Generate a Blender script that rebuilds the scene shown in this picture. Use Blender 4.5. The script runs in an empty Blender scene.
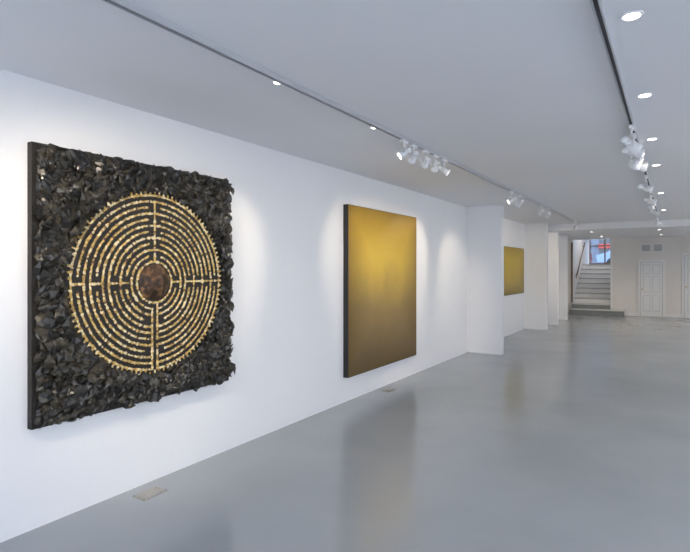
import bpy, bmesh, math, random
from mathutils import Vector, Matrix
random.seed(7)
S = bpy.context.scene
COL = S.collection

# ------------------------------------------------------------ materials
def newmat(name):
    m = bpy.data.materials.new(name); m.use_nodes = True
    nt = m.node_tree
    return m, nt, nt.nodes, nt.links, nt.nodes['Principled BSDF']

def mat(name, col, rough=0.5, metal=0.0, var=0.0, vscale=4.0, bump=0.0, bscale=60.0, emit=0.0, ecol=None, spec=None):
    m, nt, N, L, P = newmat(name)
    P.inputs['Base Color'].default_value = (*col, 1)
    P.inputs['Roughness'].default_value = rough
    P.inputs['Metallic'].default_value = metal
    if spec is not None: P.inputs['Specular IOR Level'].default_value = spec
    tc = N.new('ShaderNodeTexCoord')
    if var > 0:
        n = N.new('ShaderNodeTexNoise'); n.inputs['Scale'].default_value = vscale; n.inputs['Detail'].default_value = 5
        r = N.new('ShaderNodeValToRGB')
        r.color_ramp.elements[0].position = .3; r.color_ramp.elements[1].position = .7
        r.color_ramp.elements[0].color = (*[c*(1-var) for c in col], 1)
        r.color_ramp.elements[1].color = (*[min(1, c*(1+var)) for c in col], 1)
        L.new(tc.outputs['Object'], n.inputs['Vector']); L.new(n.outputs['Fac'], r.inputs['Fac']); L.new(r.outputs['Color'], P.inputs['Base Color'])
    if bump > 0:
        n2 = N.new('ShaderNodeTexNoise'); n2.inputs['Scale'].default_value = bscale; n2.inputs['Detail'].default_value = 4
        b = N.new('ShaderNodeBump'); b.inputs['Strength'].default_value = bump; b.inputs['Distance'].default_value = .01
        L.new(tc.outputs['Object'], n2.inputs['Vector']); L.new(n2.outputs['Fac'], b.inputs['Height']); L.new(b.outputs['Normal'], P.inputs['Normal'])
    if emit > 0:
        P.inputs['Emission Color'].default_value = (*(ecol or col), 1)
        P.inputs['Emission Strength'].default_value = emit
    return m

M_wall = mat('wall_white_paint', (.82, .825, .84), .6, var=.012, vscale=1.2, bump=.05, bscale=90)
M_ceil = mat('ceiling_white_paint', (.84, .84, .855), .7, var=.012, vscale=1.0)
M_farwall = mat('far_wall_paint', (.78, .74, .69), .6, var=.02, vscale=2)
M_trimw = mat('white_gloss_trim', (.82, .81, .79), .35)
M_white = mat('white_metal', (.85, .85, .85), .35)
M_track = mat('track_aluminium', (.55, .56, .58), .4, metal=.3)
M_trackd = mat('track_slot_dark', (.06, .06, .065), .5)
M_black = mat('black_canvas_edge', (.012, .012, .012), .6)
M_bulb = mat('lamp_glow', (1, .95, .85), .5, emit=14, ecol=(1, .93, .82))
M_bulb2 = mat('downlight_glow', (1, .97, .92), .5, emit=7, ecol=(1, .96, .9))
M_plate = mat('brushed_steel_plate', (.42, .40, .36), .4, metal=.5, var=.1, vscale=40)
M_step = mat('painted_step', (.62, .61, .58), .5, var=.05, vscale=5)
M_stepd = mat('grey_riser', (.20, .21, .21), .5, var=.08, vscale=5)
M_wood = mat('brown_wood', (.20, .13, .08), .45, var=.3, vscale=12)
M_brass = mat('brass', (.6, .45, .2), .3, metal=1)
M_red = mat('red_paint', (.36, .04, .04), .25)
M_blue = mat('blue_paint', (.06, .14, .45), .3)
M_silver = mat('silver_blue_paint', (.16, .24, .40), .25, metal=.3)
M_rubber = mat('rubber', (.02, .02, .02), .8)
M_glassd = mat('dark_glass', (.05, .07, .09), .05)
M_street = mat('pale_paving', (.50, .50, .49), .8, var=.1, vscale=3)
M_brick = mat('facade_render', (.14, .17, .22), .8, var=.15, vscale=3)
M_vent = mat('vent_grey', (.42, .41, .39), .5)

# floor: semi gloss grey epoxy
m, nt, N, L, P = newmat('grey_epoxy_floor'); M_floor = m
tc = N.new('ShaderNodeTexCoord')
n = N.new('ShaderNodeTexNoise'); n.inputs['Scale'].default_value = .7; n.inputs['Detail'].default_value = 5; n.inputs['Roughness'].default_value = .55
r = N.new('ShaderNodeValToRGB'); r.color_ramp.elements[0].position = .3; r.color_ramp.elements[1].position = .72
r.color_ramp.elements[0].color = (.285, .312, .338, 1); r.color_ramp.elements[1].color = (.345, .372, .398, 1)
L.new(tc.outputs['Object'], n.inputs['Vector']); L.new(n.outputs['Fac'], r.inputs['Fac']); L.new(r.outputs['Color'], P.inputs['Base Color'])
n2 = N.new('ShaderNodeTexNoise'); n2.inputs['Scale'].default_value = 1.5; n2.inputs['Detail'].default_value = 4
mr = N.new('ShaderNodeMapRange'); mr.inputs['To Min'].default_value = .14; mr.inputs['To Max'].default_value = .25
L.new(tc.outputs['Object'], n2.inputs['Vector']); L.new(n2.outputs['Fac'], mr.inputs['Value']); L.new(mr.outputs['Result'], P.inputs['Roughness'])
P.inputs['Specular IOR Level'].default_value = .75

# ------------------------------------------------------------ mesh builder
class MB:
    def __init__(s): s.v = []; s.f = []; s.mi = []; s.sm = []; s.mats = []
    def m(s, mt):
        if mt not in s.mats: s.mats.append(mt)
        return s.mats.index(mt)
    def add(s, vs, fs, mt, smooth=False, M=None):
        o = len(s.v); k = s.m(mt)
        for v in vs:
            s.v.append(tuple(M @ Vector(v)) if M is not None else tuple(v))
        for f in fs:
            s.f.append([o+i for i in f]); s.mi.append(k); s.sm.append(smooth)
    def box(s, a, b, mt, M=None, bev=0.0):
        x0, y0, z0 = a; x1, y1, z1 = b
        if bev > 0:
            bm = bmesh.new(); bmesh.ops.create_cube(bm, size=1)
            for v in bm.verts:
                v.co = Vector(((x0+x1)/2+v.co.x*(x1-x0), (y0+y1)/2+v.co.y*(y1-y0), (z0+z1)/2+v.co.z*(z1-z0)))
            bmesh.ops.bevel(bm, geom=bm.edges[:], offset=bev, segments=2, affect='EDGES', profile=.5)
            bm.verts.index_update()
            s.add([tuple(v.co) for v in bm.verts], [[v.index for v in f.verts] for f in bm.faces], mt, False, M); bm.free(); return
        vs = [(x0,y0,z0),(x1,y0,z0),(x1,y1,z0),(x0,y1,z0),(x0,y0,z1),(x1,y0,z1),(x1,y1,z1),(x0,y1,z1)]
        fs = [(0,3,2,1),(4,5,6,7),(0,1,5,4),(1,2,6,5),(2,3,7,6),(3,0,4,7)]
        s.add(vs, fs, mt, False, M)
    def lathe(s, prof, mt, M=None, seg=24, smooth=True):
        vs = []; fs = []
        for r_, z_ in prof:
            for i in range(seg):
                a = 2*math.pi*i/seg; vs.append((r_*math.cos(a), r_*math.sin(a), z_))
        for j in range(len(prof)-1):
            for i in range(seg):
                k = (i+1) % seg
                fs.append((j*seg+i, j*seg+k, (j+1)*seg+k, (j+1)*seg+i))
        fs.append(tuple(reversed(range(seg)))); fs.append(tuple(range((len(prof)-1)*seg, len(prof)*seg)))
        s.add(vs, fs, mt, smooth, M)
    def obj(s, name, parent=None):
        me = bpy.data.meshes.new(name); me.from_pydata(s.v, [], s.f)
        for mt in s.mats: me.materials.append(mt)
        for p, k, sm in zip(me.polygons, s.mi, s.sm): p.material_index = k; p.use_smooth = sm
        me.update()
        o = bpy.data.objects.new(name, me); COL.objects.link(o)
        if parent: o.parent = parent
        return o

def boxobj(name, a, b, mt, bev=0.0):
    k = MB(); k.box(a, b, mt, bev=bev); return k.obj(name)

# ------------------------------------------------------------ room
XL, XR, Y0, Y1, H, H2 = -3.315, 3.4, -3.0, 19.93, 2.76, 2.60
boxobj('floor', (XL-.15, Y0-.15, -.15), (XR+.15, 24.35, 0), M_floor)
boxobj('wall_left', (XL-.15, Y0, 0), (XL, Y1, H), M_wall)
k = MB()
wins = [(-2.0, .2), (1.2, 3.4), (4.6, 6.8), (10.0, 12.0), (15.5, 17.5)]
y = Y0
for a, b_ in wins:
    k.box((XR, y, 0), (XR+.15, a, H), M_wall)
    k.box((XR, a, 0), (XR+.15, b_, .5), M_wall)
    k.box((XR, a, 2.4), (XR+.15, b_, H), M_wall); y = b_
k.box((XR, y, 0), (XR+.15, Y1, H), M_wall); k.obj('wall_right')
for i, (a, b_) in enumerate(wins):
    k = MB()
    for yy in (a, (a+b_)/2-.025, b_-.05): k.box((XR+.04, yy, .5), (XR+.1, yy+.05, 2.4), M_trimw)
    for zz in (.5, 1.8, 2.35): k.box((XR+.045, a, zz), (XR+.095, b_, zz+.05), M_trimw)
    k.obj('window_%d' % (i+2))
k = MB()
k.box((XL, Y0-.15, 0), (-2.9, Y0, H), M_wall); k.box((2.9, Y0-.15, 0), (XR, Y0, H), M_wall)
k.box((-2.9, Y0-.15, 0), (2.9, Y0, .12), M_wall); k.box((-2.9, Y0-.15, 2.6), (2.9, Y0, H), M_wall); k.obj('wall_back')
k = MB()
for xx in (-2.9, -.97, .92, 2.85): k.box((xx, Y0-.1, .12), (xx+.05, Y0-.04, 2.6), M_trimw)
for zz in (.12, 2.55): k.box((-2.9, Y0-.1, zz), (2.9, Y0-.04, zz+.05), M_trimw)
k.obj('window_1')
k = MB()
k.box((XL-.15, Y0-.15, H), (XR+.15, 14.8, H+.15), M_ceil)
k.box((XL-.15, 14.8, H2), (XR+.15, Y1+.1, H+.15), M_ceil); k.obj('ceiling')
k = MB(); k.box((XL, 9.66, 0), (-2.67, 9.82, H), M_wall); k.obj('wall_pier')
k = MB(); k.box((XL, 14.16, 0), (-2.76, 14.36, H), M_wall); k.obj('wall_pier')
k = MB(); k.box((XL, 15.66, 0), (-2.76, 15.86, H2), M_wall); k.obj('wall_pier')
k = MB(); k.box((XL, 17.2, 0), (-2.76, 17.4, H2), M_wall); k.obj('wall_pier')
boxobj('wall_far_left', (XL-.15, Y1, 0), (-3.0, Y1+.15, H2), M_farwall)
boxobj('wall_far_right', (-1.81, Y1, 0), (XR+.15, Y1+.15, H2), M_farwall)
k = MB(); k.box((-1.37, Y1-.015, 0), (-.99, Y1, .1), M_trimw); k.box((-.21, Y1-.015, 0), (.24, Y1, .1), M_trimw); k.obj('baseboard_far')
k = MB(); k.box((-3.06, Y1-.03, .38), (-3.0, Y1, 2.5), M_wood); k.box((-1.81, Y1-.02, .21), (-1.76, Y1, 2.52), M_trimw)
k.obj('trim_1')

# stairwell
boxobj('wall_stairwell_left', (-3.15, Y1+.15, 0), (-3.0, 24.2, 3.4), M_wall)
boxobj('wall_stairwell_right', (-1.81, Y1+.15, 0), (-1.66, 24.2, 3.4), M_wall)
boxobj('ceiling_stairwell', (-3.15, Y1+.1, 3.4), (-1.66, 24.35, 3.5), M_ceil)
boxobj('wall_stair_lower', (-3.15, 24.2, 0), (-1.66, 24.35, 1.75), M_wall)
boxobj('wall_stair_upper', (-3.15, 24.2, 2.95), (-1.66, 24.35, 3.4), M_wall)
k = MB()
for xx in (-3.0, -2.43, -1.86): k.box((xx, 24.22, 1.75), (xx+.05, 24.3, 2.95), M_wood)
for zz in (1.75, 2.5, 2.9): k.box((-3.0, 24.23, zz), (-1.81, 24.29, zz+.05), M_wood)
k.obj('window_7')
k = MB()
k.box((-2.99, 19.3, 0), (-1.40, Y1-.002, .17), M_stepd); k.box((-2.99, 19.28, .17), (-1.38, Y1-.002, .2), M_step)
k.box((-2.99, 19.62, .2), (-1.82, Y1+.2, .34), M_stepd); k.box((-2.99, 19.6, .34), (-1.82, Y1+.2, .37), M_step)
n_ = 8
for i in range(n_):
    ya = Y1+.2+i*.3; z = .37+(i+1)*.172
    k.box((-2.99, ya, 0), (-1.82, ya+.3 if i < n_-1 else 24.19, z-.04), M_trimw)
    k.box((-2.99, ya-.025, z-.04), (-1.82, ya+.3 if i < n_-1 else 24.19, z), M_vent)
k.obj('staircase')
k = MB()
def rod(k, a, b, r_, mt, seg=10):
    a = Vector(a); b = Vector(b); d = b-a
    Mx = Matrix.Translation(a) @ d.to_track_quat('Z', 'Y').to_matrix().to_4x4()
    k.lathe([(r_, 0), (r_, d.length)], mt, Mx, seg)
rod(k, (-2.93, 20.2, 1.25), (-2.93, 22.4, 2.6), .022, M_wood)
for t in (.1, .5, .9): 
    p = Vector((-2.93, 20.2, 1.25)).lerp(Vector((-2.93, 22.4, 2.6)), t); rod(k, p, p+Vector((-.068, 0, -.03)), .01, M_brass)
k.obj('handrail')

# doors
def door(name, x0, x1, h):
    k = MB(); y = Y1-.002
    k.box((x0-.07, y-.03, 0), (x0, y, h+.07), M_trimw, bev=.004); k.box((x1, y-.03, 0), (x1+.07, y, h+.07), M_trimw, bev=.004)
    k.box((x0, y-.03, h), (x1, y, h+.07), M_trimw, bev=.004)
    k.box((x0, y-.012, .01), (x1, y, h), M_trimw)
    w = x1-x0; st = w*.14; pw = (w-3*st)/2
    k.box((x0, y-.0135, .01), (x0+.012, y-.012, h), M_vent); k.box((x1-.012, y-.0135, .01), (x1, y-.012, h), M_vent); k.box((x0, y-.0135, h-.012), (x1, y-.012, h), M_vent)
    for (a, b_) in ((.10, .38), (.45, .74), (.79, .95)):
        for c in (0, 1):
            px = x0+st+c*(pw+st)
            k.box((px-.008, y-.015, a*h-.008), (px+pw+.008, y-.012, b_*h+.008), M_vent)
            k.box((px, y-.024, a*h), (px+pw, y-.012, b_*h), M_trimw, bev=.004)
    Mx = Matrix.Translation((x0+.05, y-.012, h*.5)) @ Matrix.Rotation(math.pi/2, 4, 'X')
    k.lathe([(.022, 0), (.012, .01), (.01, .03), (.025, .045), (.022, .065), (.008, .072)], M_brass, Mx, 14)
    return k.obj(name)
door('door_1', -.915, -.288, 1.80)
door('door_2', .31, 1.0, 2.0)
k = MB()
for c in (0, 1):
    x = -.90+c*.34
    k.box((x, Y1-.04, 2.13), (x+.30, Y1, 2.40), M_trimw, bev=.005)
    for i in range(6): k.box((x+.03, Y1-.05, 2.16+i*.037), (x+.27, Y1-.036, 2.178+i*.037), M_stepd)
k.obj('air_vent')

# ------------------------------------------------------------ street outside
boxobj('ground_street_far', (-12, 24.4, 1.45), (10, 40, 1.6), M_street)
boxobj('ground_street_front', (-14, -16, -.2), (14, Y0-.2, -.02), M_street)
boxobj('ground_courtyard', (XR+.2, Y0-.1, -.2), (14, 24, -.02), M_street)
k = MB(); k.box((-14, 40, 1.6), (12, 41, 6.2), M_brick)
for i in range(10):
    x = -13.5+i*2.3; k.box((x, 39.95, 2.3), (x+1.5, 40, 4.0), M_glassd); k.box((x-.05, 39.7, 2.95), (x+1.55, 40, 3.25), M_blue if i % 2 else M_red)
k.obj('shop_facade')
def car(name, x, y, mt):
    k = MB()
    prof = [(-2.05, .35), (-2.1, .75), (-1.5, .92), (-1.0, 1.42), (.7, 1.45), (1.35, .98), (2.05, .88), (2.1, .35)]
    w = .85; pr = prof
    vs = [(px, -w, pz) for px, pz in pr]+[(px, w, pz) for px, pz in pr]; n = len(pr)
    fs = [tuple(range(n)), tuple(reversed(range(n, 2*n)))]+[(i, i+n, (i+1) % n+n, (i+1) % n) for i in range(n)]
    k.add(vs, fs, mt)
    for a, b_ in ((-1.15, -.2), (-.1, .95)):
        k.add([(a-.15*(a < -1), -.86, .95), (b_+.1*(b_ > .5), -.86, .95), (b_-.2*(b_ > .5), -.86, 1.36), (a+.15*(a < -1), -.86, 1.36)], [(0, 1, 2, 3)], M_glassd)
    for wx in (-1.3, 1.35):
        for wy in (-.8, .68):
            k.lathe([(.2, 0), (.32, .02), (.32, .16), (.2, .18)], M_rubber, Matrix.Translation((wx, wy-.06+.18, .32)) @ Matrix.Rotation(math.pi/2, 4, 'X'), 20)
    o = k.obj(name); o.location = (x, y, 1.6); return o
car('parked_car', -6.3, 34.5, M_red); car('parked_car', -1.7, 34.5, M_silver)

# ------------------------------------------------------------ labyrinth artwork (on left wall)
M_leaf = mat('charred_leaf', (.010, .0085, .006), .30, var=.5, vscale=9)
M_leaf2 = mat('charred_leaf_light', (.034, .028, .018), .24, var=.4, vscale=9)
M_ground = mat('black_relief_ground', (.010, .0075, .005), .6, var=.4, vscale=30, bump=.8, bscale=70)
M_b = [mat('shell_cream', (.74, .64, .40), .35, var=.2, vscale=60), mat('shell_gold', (.60, .42, .14), .35, metal=.2, var=.3, vscale=60),
       mat('shell_ochre', (.40, .26, .08), .45, var=.3, vscale=60), mat('shell_brown', (.10, .055, .03), .5, var=.3, vscale=60)]
m, nt, N, L, P = newmat('rusted_copper'); M_cop = m
tc = N.new('ShaderNodeTexCoord'); n = N.new('ShaderNodeTexNoise'); n.inputs['Scale'].default_value = 22; n.inputs['Detail'].default_value = 8
r = N.new('ShaderNodeValToRGB'); e = r.color_ramp.elements
e[0].position = .36; e[0].color = (.022, .014, .008, 1); e[1].position = .72; e[1].color = (.28, .15, .06, 1)
e.new(.54).color = (.08, .04, .02, 1)
L.new(tc.outputs['Object'], n.inputs['Vector']); L.new(n.outputs['Fac'], r.inputs['Fac']); L.new(r.outputs['Color'], P.inputs['Base Color'])
P.inputs['Roughness'].default_value = .38; P.inputs['Metallic'].default_value = .4
b = N.new('ShaderNodeBump'); b.inputs['Strength'].default_value = .8; b.inputs['Distance'].default_value = .01
L.new(n.outputs['Fac'], b.inputs['Height']); L.new(b.outputs['Normal'], P.inputs['Normal'])

YA, YB, ZA, ZB = 1.655, 3.30, .625, 2.362
XF = XL+.05
art = bpy.data.objects.new('labyrinth_relief_artwork', None); COL.objects.link(art)
k = MB(); k.box((XL+.002, YA, ZA), (XF, YB, ZB), M_ground); k.obj('panel', art)
CY, CZ, R0, R1 = 2.533, 1.494, .140, .640
k = MB()
B = Matrix(((0, 0, 1, 0), (1, 0, 0, 0), (0, 1, 0, 0), (0, 0, 0, 1)))
def leaf(cy, cz, x, size, rot, tilt, mt):
    w = size*random.uniform(.24, .44); fold = random.uniform(.1, .9); curl = random.uniform(.05, .32)*size; tw = random.uniform(-.7, .7)
    vs = []; st = ((0, .25), (.3, .95), (.62, .7), (1, .02))
    for t, ww in st:
        a = tw*t; hz = curl*math.sin(math.pi*t*.9)
        for s_ in (-1, 0, 1):
            wj = w*random.uniform(.75, 1.3)
            px = s_*wj*ww*math.cos(fold); pz = hz-abs(s_)*wj*ww*math.sin(fold)*.8+.008
            vs.append((px*math.cos(a)-pz*math.sin(a)*.5, t*size, pz*math.cos(a)+px*math.sin(a)))
    fs = []
    for j in range(3):
        for c in (0, 1):
            p0, p1, p2, p3 = j*3+c, j*3+c+1, (j+1)*3+c+1, (j+1)*3+c
            fs.append((p0, p1, p2)); fs.append((p0, p2, p3))
    Mx = Matrix.Translation((x, cy, cz)) @ B @ Matrix.Rotation(rot, 4, 'Z') @ Matrix.Rotation(tilt, 4, 'X')
    k.add(vs, fs, mt, False, Mx)
cnt = 0
while cnt < 3800:
    cy = random.uniform(YA+.02, YB-.003); cz = random.uniform(ZA+.008, ZB-.008)
    d = math.hypot(cy-CY, cz-CZ)
    if d < R1+.035: continue
    cnt += 1
    rot = random.uniform(0, 2*math.pi); size = random.uniform(.055, .125)
    ey = cy-math.sin(rot)*size; ez = cz+math.cos(rot)*size
    if ey < YA+.012 or ez < ZA-.004 or ez > ZB+.004 or ey > YB+.02: continue
    if math.hypot(ey-CY, ez-CZ) < R1+.03: continue
    leaf(cy, cz, XF+random.uniform(.0, .012), size, rot, random.uniform(.0, .36), random.choice((M_leaf, M_leaf, M_leaf2)))
k.obj('leaf_mass', art)
bm = bmesh.new(); bmesh.ops.create_icosphere(bm, subdivisions=1, radius=1)
IV = [v.co.copy() for v in bm.verts]; IF = [[v.index for v in f.verts] for f in bm.faces]; bm.free()
k = MB()
def bead(cy, cz, s, ang):
    sc = (s*.7, s*random.uniform(.75, 1.25), s*random.uniform(.7, 1.15))
    ca, sa = math.cos(ang), math.sin(ang)
    vs = []
    for v in IV:
        j = random.uniform(.75, 1.2)
        yy = v.y*sc[1]*j; zz = v.z*sc[2]*j
        vs.append((XF+.004+v.x*sc[0]*j, cy+yy*ca-zz*sa, cz+yy*sa+zz*ca))
    k.add(vs, IF, random.choices(M_b, (4, 4, 2.6, .9))[0])
NR = 11; dr = (R1-R0-.01)/NR
rad = [R0+.012+dr*i for i in range(NR+1)]
TOP = {1, 3, 5, 7, 9}; LEFT = {2, 4, 7, 10}; RIGHT = {1, 4, 6, 8, 10}; BOT = {3, 8}
gap = dr*1.15
def angdist(a, b): return abs((a-b+math.pi) % (2*math.pi)-math.pi)
for i, R in enumerate(rad):
    nb = int(2*math.pi*R/.0135)
    for q in range(nb):
        a = 2*math.pi*q/nb
        if i > 0 and i < NR:
            if i in TOP and angdist(a, math.pi/2)*R < gap: continue
            if i in RIGHT and angdist(a, 0)*R < gap: continue
            if i in LEFT and angdist(a, math.pi)*R < gap: continue
            if angdist(a, -math.pi/2)*R < dr*.5: continue
            if i in BOT and angdist(a, -math.pi/2)*R < dr*1.9: continue
        elif i == NR and angdist(a, -math.pi/2)*R < dr*.4: continue
        rr = R+random.uniform(-.002, .002)
        bead(CY+rr*math.cos(a), CZ+rr*math.sin(a), random.uniform(.0085, .0125), random.uniform(0, 3))
def radial(a, ra, rb, off=0):
    n = max(2, int((rb-ra)/.013))
    for q in range(n+1):
        rr = ra+(rb-ra)*q/n
        bead(CY+rr*math.cos(a)-off*math.sin(a), CZ+rr*math.sin(a)+off*math.cos(a), random.uniform(.0085, .0125), random.uniform(0, 3))
for st, a in ((TOP, math.pi/2), (RIGHT, 0), (LEFT, math.pi)):
    for i in st: radial(a, rad[i-1], rad[i+1])
radial(-math.pi/2, rad[0], rad[6], dr*.5); radial(-math.pi/2, rad[1], rad[NR], -dr*.5); radial(-math.pi/2, rad[7], rad[NR], dr*.5)
nt_ = 104
for q in range(nt_):
    a = 2*math.pi*q/nt_
    for e_ in (.014, .026):
        rr = rad[-1]+e_; bead(CY+rr*math.cos(a), CZ+rr*math.sin(a), .0125-.15*e_, random.uniform(0, 3))
k.obj('shell_labyrinth', art)
k = MB(); vs = []; fs = []; seg = 48; rings = 9
for j in range(rings):
    t = j/(rings-1); rr = (R0-.006)*t; 
    for i in range(seg):
        a = 2*math.pi*i/seg; q = rr*(1+.03*math.sin(5*a+1)*t)
        vs.append((XF+.002+.045*math.cos(t*math.pi/2)+random.uniform(-.003, .003), CY+q*math.cos(a), CZ+q*math.sin(a)))
for j in range(rings-1):
    for i in range(seg):
        n2_ = (i+1) % seg; fs.append((j*seg+i, (j+1)*seg+i, (j+1)*seg+n2_, j*seg+n2_))
k.add(vs, fs, M_cop, True); k.obj('copper_boss', art)

# ------------------------------------------------------------ gold paintings
def goldmat(name, y0, y1, z0, z1, top, mid, low, bot, edge):
    m, nt, N, L, P = newmat(name)
    tc = N.new('ShaderNodeTexCoord'); sp = N.new('ShaderNodeSeparateXYZ'); L.new(tc.outputs['Object'], sp.inputs[0])
    def mrange(sock, a, b):
        q = N.new('ShaderNodeMapRange'); q.inputs['From Min'].default_value = a; q.inputs['From Max'].default_value = b; L.new(sock, q.inputs['Value']); return q.outputs['Result']
    v = mrange(sp.outputs['Z'], z0, z1); u = mrange(sp.outputs['Y'], y0, y1)
    nz = N.new('ShaderNodeTexNoise'); nz.inputs['Scale'].default_value = 2.2; nz.inputs['Detail'].default_value = 3; L.new(tc.outputs['Object'], nz.inputs['Vector'])
    ad = N.new('ShaderNodeMath'); ad.operation = 'MULTIPLY_ADD'; L.new(nz.outputs['Fac'], ad.inputs[0]); ad.inputs[1].default_value = .25; L.new(v, ad.inputs[2])
    sb = N.new('ShaderNodeMath'); sb.operation = 'SUBTRACT'; L.new(ad.outputs[0], sb.inputs[0]); sb.inputs[1].default_value = .125
    r = N.new('ShaderNodeValToRGB'); e = r.color_ramp.elements
    e[0].position = 0; e[0].color = (*bot, 1); e[1].position = 1; e[1].color = (*top, 1); e.new(.68).color = (*mid, 1); e.new(.36).color = (*low, 1)
    L.new(sb.outputs[0], r.inputs['Fac'])
    def para(s):
        o = N.new('ShaderNodeMath'); o.operation = 'SUBTRACT'; o.inputs[0].default_value = 1; L.new(s, o.inputs[1])
        p = N.new('ShaderNodeMath'); p.operation = 'MULTIPLY'; L.new(s, p.inputs[0]); L.new(o.outputs[0], p.inputs[1]); return p.outputs[0]
    mm = N.new('ShaderNodeMath'); mm.operation = 'MINIMUM'; L.new(para(u), mm.inputs[0]); L.new(para(v), mm.inputs[1])
    er = N.new('ShaderNodeMapRange'); er.inputs['From Min'].default_value = 0; er.inputs['From Max'].default_value = .2; er.inputs['To Min'].default_value = .85; er.inputs['To Max'].default_value = 0
    L.new(mm.outputs[0], er.inputs['Value'])
    mx = N.new('ShaderNodeMix'); mx.data_type = 'RGBA'; L.new(er.outputs['Result'], mx.inputs[0]); L.new(r.outputs['Color'], mx.inputs[6])
    mxe = N.new('ShaderNodeMix'); mxe.data_type = 'RGBA'; L.new(v, mxe.inputs[0]); mxe.inputs[6].default_value = (*[c*.4 for c in edge], 1); mxe.inputs[7].default_value = (*edge, 1)
    L.new(mxe.outputs[2], mx.inputs[7])
    s2 = N.new('ShaderNodeTexNoise'); s2.inputs['Scale'].default_value = 120; s2.inputs['Detail'].default_value = 2; L.new(tc.outputs['Object'], s2.inputs['Vector'])
    sr = N.new('ShaderNodeMapRange'); sr.inputs['From Min'].default_value = .3; sr.inputs['From Max'].default_value = .7; sr.inputs['To Min'].default_value = .8; sr.inputs['To Max'].default_value = 1.2
    L.new(s2.outputs['Fac'], sr.inputs['Value'])
    vm = N.new('ShaderNodeVectorMath'); vm.operation = 'SCALE'; L.new(mx.outputs[2], vm.inputs[0]); L.new(sr.outputs['Result'], vm.inputs['Scale'])
    L.new(vm.outputs[0], P.inputs['Base Color'])
    P.inputs['Roughness'].default_value = .42; P.inputs['Metallic'].default_value = .25
    bp = N.new('ShaderNodeBump'); bp.inputs['Strength'].default_value = .15; bp.inputs['Distance'].default_value = .003; L.new(s2.outputs['Fac'], bp.inputs['Height']); L.new(bp.outputs['Normal'], P.inputs['Normal'])
    return m
def painting(name, y0, y1, z0, z1, mt, th=.06):
    k = MB()
    k.box((XL+.001, y0, z0), (XL+th, y1, z1), M_black, bev=.004)
    x = XL+th+.002
    k.box((XL+th-.002, y0+.006, z0+.006), (x, y1-.006, z1-.006), mt)
    return k.obj(name)
mg = goldmat('gold_field_paint', 5.235, 7.17, .3, 2.355, (.50, .31, .005), (.55, .37, .035), (.25, .165, .05), (.11, .08, .04), (.24, .135, .006))
painting('gold_painting', 5.235, 7.17, .30, 2.355, mg, .07)
mg2 = goldmat('gold_field_paint_small', 11.7, 13.9, .96, 2.1, (.47, .32, .015), (.55, .39, .03), (.46, .32, .035), (.34, .25, .045), (.36, .24, .015))
painting('gold_painting', 11.7, 13.9, .96, 2.1, mg2, .05)

for (x, y) in ((-3.14, 2.40), (-3.16, 6.09)):
    k = MB()
    k.box((x-.065, y-.10, 0), (x+.065, y+.10, .004), M_plate, bev=.0015)
    k.box((x-.048, y-.083, .004), (x+.048, y+.083, .006), M_plate, bev=.0008)
    for sx in (-.055, .055):
        for sy in (-.09, .09): k.lathe([(.005, 0), (.005, .002)], M_trackd, Matrix.Translation((x+sx, y+sy, .004)), 8)
    k.obj('floor_socket_plate')

# ------------------------------------------------------------ lighting tracks
def track(x, ya, yb):
    k = MB()
    k.box((x-.018, ya, H-.006), (x+.018, yb, H), M_track)
    k.box((x-.018, ya, H-.032), (x-.010, yb, H-.006), M_track)
    k.box((x+.010, ya, H-.032), (x+.018, yb, H-.006), M_track)
    k.box((x-.010, ya, H-.014), (x+.010, yb, H-.006), M_trackd)
    for yy in (ya, yb-.04): k.box((x-.019, yy, H-.034), (x+.019, yy+.04, H), M_white)
    return k.obj('ceiling_light_track')
XT1, XT2 = -2.02, -.28
track(XT1, -2, 14.5); track(XT2, -2, 14.5)

def add_spot(name, loc, target, W, col, size, blend=.6, rad=.03, parent=None):
    ld = bpy.data.lights.new(name, 'SPOT'); ld.energy = W; ld.color = col; ld.spot_size = size; ld.spot_blend = blend; ld.shadow_soft_size = rad
    o = bpy.data.objects.new(name, ld); COL.objects.link(o)
    d = Vector(target)-Vector(loc)
    o.location = loc; o.rotation_euler = d.to_track_quat('-Z', 'Y').to_euler()
    if parent:
        o.parent = parent; o.matrix_parent_inverse = parent.matrix_world.inverted()
    return o
WARM = (1, .84, .64)
SK = 2.0
def spotlight(x, y, target, W=20, size=1.1, big=1.0):
    k = MB()
    k.box((x-.017, y-.055, H-.055), (x+.017, y+.055, H-.026), M_white, bev=.004)
    rod(k, (x, y, H-.055), (x, y, H-.10), .008, M_white)
    c = Vector((x, y, H-.15*big)); d = (Vector(target)-c).normalized()
    side = d.cross(Vector((0, 0, 1))).normalized()
    for s_ in (-1, 1):
        p0 = Vector((x, y, H-.10)); p1 = p0+side*s_*.047*big; p2 = c+side*s_*.047*big
        rod(k, p0, p1, .005, M_white, 8); rod(k, p1, p2, .005, M_white, 8); rod(k, p2, c+side*s_*.03*big, .008, M_white, 8)
    Mx = Matrix.Translation(c) @ d.to_track_quat('Z', 'Y').to_matrix().to_4x4() @ Matrix.Scale(big*.9, 4)
    k.lathe([(.012, -.085), (.026, -.08), (.030, -.05), (.024, -.047), (.024, -.040), (.031, -.037), (.031, -.028), (.026, -.025), (.026, -.018), (.034, -.014), (.038, .03), (.044, .045), (.044, .062), (.040, .062), (.036, .05)], M_white, Mx, 20)
    k.lathe([(.037, .048), (.037, .0515), (.02, .055)], M_bulb, Mx, 20)
    o = k.obj('track_spotlight')
    add_spot('lamp', c+d*.075*big, target, W*SK, WARM, size, .7, .03, o)
    return o
for (y, ty, tz) in ((.1, 2.1, 1.5), (.55, 2.8, 1.4)):
    spotlight(XT1, y, (XL, ty, tz), 40, 1.1)
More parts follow.
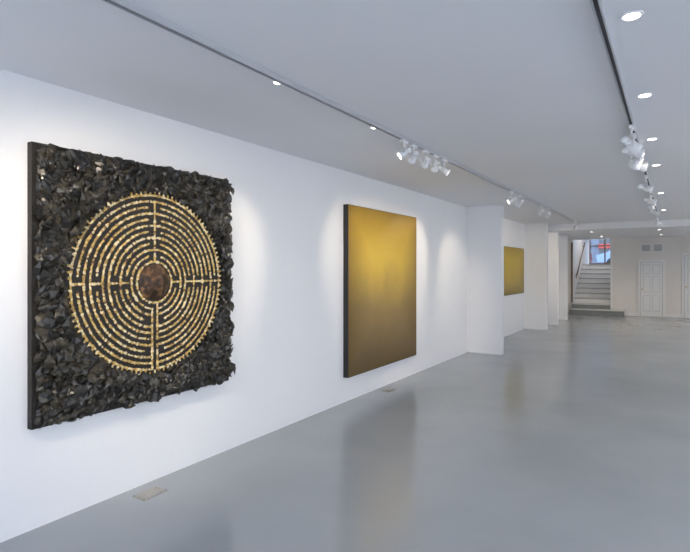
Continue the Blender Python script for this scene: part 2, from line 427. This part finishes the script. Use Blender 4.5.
for (y, tgt, w) in ((4.20, (XL, 3.0, 1.5), 24), (4.40, (XL, 5.6, 1.6), 22), (4.68, (XL, 6.2, 1.6), 28), (4.92, (XL, 6.8, 1.4), 26), (5.16, (1.0, 6.2, .3), 10)):
    spotlight(XT1, y, tgt, w, 1.0, .95)
for (y, tgt, w) in ((7.84, (XL, 7.0, 1.6), 24), (8.31, (XL, 8.9, 1.4), 20), (9.9, (XL, 12.0, 1.5), 28), (10.5, (XL, 13, 1.5), 28), (13.8, (-2.9, 16.5, 1.3), 22)):
    spotlight(XT1, y, tgt, w, 1.1, 1.05)
for (y, tgt, w) in ((4.75, (1.8, 5.6, .6), 16), (5.05, (XR, 6.2, 1.4), 18), (5.5, (-1.6, 7.2, 0), 10), (5.75, (XR, 7.6, 1.4), 18), (7.4, (XR, 8.3, 1.4), 14), (8.9, (XR, 9.4, 1.3), 18), (9.4, (-.8, 11.5, 0), 18), (10.8, (XR, 12, 1.3), 14), (12.9, (-.5, 15.5, 0), 18), (13.4, (XR, 14, 1.3), 18)):
    spotlight(XT2, y, tgt, w, 1.15, 1.2)

def downlight(x, y, h=H, W=9, r_=.038, sz=2.6, col=(1, .9, .78)):
    k = MB(); Mx = Matrix.Translation((x, y, h)) @ Matrix.Rotation(math.pi, 4, 'X')
    k.lathe([(r_*1.3, 0), (r_*1.28, .004), (r_*1.0, .006), (r_*.98, .002)], M_white, Mx, 28)
    k.lathe([(r_*.93, .004), (r_*.9, .0075), (r_*.4, .0085)], M_bulb2, Mx, 28)
    o = k.obj('recessed_downlight')
    if W: add_spot('lamp', (x, y, h-.02), (x, y, 0), W*SK, col, sz, .8, .05, o)
for y in (-1.2, .1, 1.4, 2.73, 4.03, 5.43, 6.83): downlight(-.16, y)
for y in (9.4, 12.2): downlight(-.16, y, W=20, sz=1.9, col=(1, .86, .68))
for y in (-1.2, 2.53, 3.77): downlight(-2.085, y, W=5, r_=.026)
for y in (0, 2.7, 5.4): downlight(1.9, y, W=12)
for y in (8.2, 12.0): downlight(1.9, y, W=20, sz=1.9, col=(1, .86, .68))
for x in (-1.9, -.3, 1.6):
    for y in (15.8, 18.2): downlight(x, y, H2, 19, sz=2.3, col=(1, .82, .60))
downlight(-2.4, 21.6, 3.4, 22)  # extra lamp added in the stairwell to brighten the steps

# added out-of-view uplighters on right and back walls, to brighten the ceiling
def fill_uplighter(x, y, ax, W=60, L_=1.0):
    k = MB(); Mx = Matrix.Translation((x, y, 2.05)) @ Matrix.Rotation(ax, 4, 'Z')
    pr = [(0, -.06), (-.05, -.06), (-.13, .05), (-.12, .05), (-.045, -.045), (-.01, -.045), (-.01, .05), (0, .05)]
    n = len(pr); vs = [(px, -L_/2, pz) for px, pz in pr]+[(px, L_/2, pz) for px, pz in pr]
    k.add(vs, [(i, (i+1) % n, (i+1) % n+n, i+n) for i in range(n)], M_white, False, Mx)
    for e_ in (-L_/2, L_/2):
        k.add([(0, e_, -.06), (-.05, e_, -.06), (-.13, e_, .05), (0, e_, .05)], [(0, 1, 2, 3)], M_white, False, Mx)
    o = k.obj('added_fill_uplighter')
    ld = bpy.data.lights.new('lamp', 'AREA'); ld.shape = 'RECTANGLE'; ld.size = .08; ld.size_y = L_*.9; ld.energy = W; ld.color = (1, .95, .9)
    lo = bpy.data.objects.new('lamp', ld); COL.objects.link(lo); lo.matrix_world = Mx @ Matrix.Translation((-.065, 0, .0)) @ Matrix.Rotation(math.pi-.45, 4, 'Y')
    lo.parent = o
for y in (.7, 4.0, 7.8, 9.2, 13.0, 14.5): fill_uplighter(XR, y, 0, 55)
for x in (-3.1, 3.15): fill_uplighter(x, Y0, -math.pi/2, 40, .4)

# ------------------------------------------------------------ world + portals
w = bpy.data.worlds.new('sky'); S.world = w; w.use_nodes = True
bg = w.node_tree.nodes['Background']; N = w.node_tree.nodes; L = w.node_tree.links
tc = N.new('ShaderNodeTexCoord'); sp = N.new('ShaderNodeSeparateXYZ'); L.new(tc.outputs['Generated'], sp.inputs[0])
r = N.new('ShaderNodeValToRGB'); r.color_ramp.elements[0].position = .0; r.color_ramp.elements[0].color = (.82, .89, 1, 1); r.color_ramp.elements[1].color = (.52, .68, 1, 1)
L.new(sp.outputs['Z'], r.inputs['Fac']); L.new(r.outputs['Color'], bg.inputs['Color']); bg.inputs['Strength'].default_value = 4.2
def portal(loc, rot, sx, sy):
    ld = bpy.data.lights.new('daylight_portal', 'AREA'); ld.shape = 'RECTANGLE'; ld.size = sx; ld.size_y = sy; ld.cycles.is_portal = True
    o = bpy.data.objects.new('daylight_portal', ld); COL.objects.link(o); o.location = loc; o.rotation_euler = rot
portal((0, Y0-.16, 1.36), (math.pi/2, 0, 0), 5.8, 2.5)
for a, b_ in wins: portal((XR+.16, (a+b_)/2, 1.45), (math.pi/2, 0, math.pi/2), b_-a, 1.9)
portal((-2.4, 24.36, 2.35), (-math.pi/2, 0, 0), 1.2, 1.2)

# ------------------------------------------------------------ camera
cd = bpy.data.cameras.new('camera'); cam = bpy.data.objects.new('camera', cd); COL.objects.link(cam)
cam.location = (0, 0, 1.6); cam.rotation_euler = (math.pi/2, 0, math.radians(32.14))
cd.sensor_width = 36; cd.lens = 522/690*36; cd.shift_y = -8/690; cd.clip_start = .05
S.camera = cam
S.view_settings.view_transform = 'Standard'
S.view_settings.exposure = 0
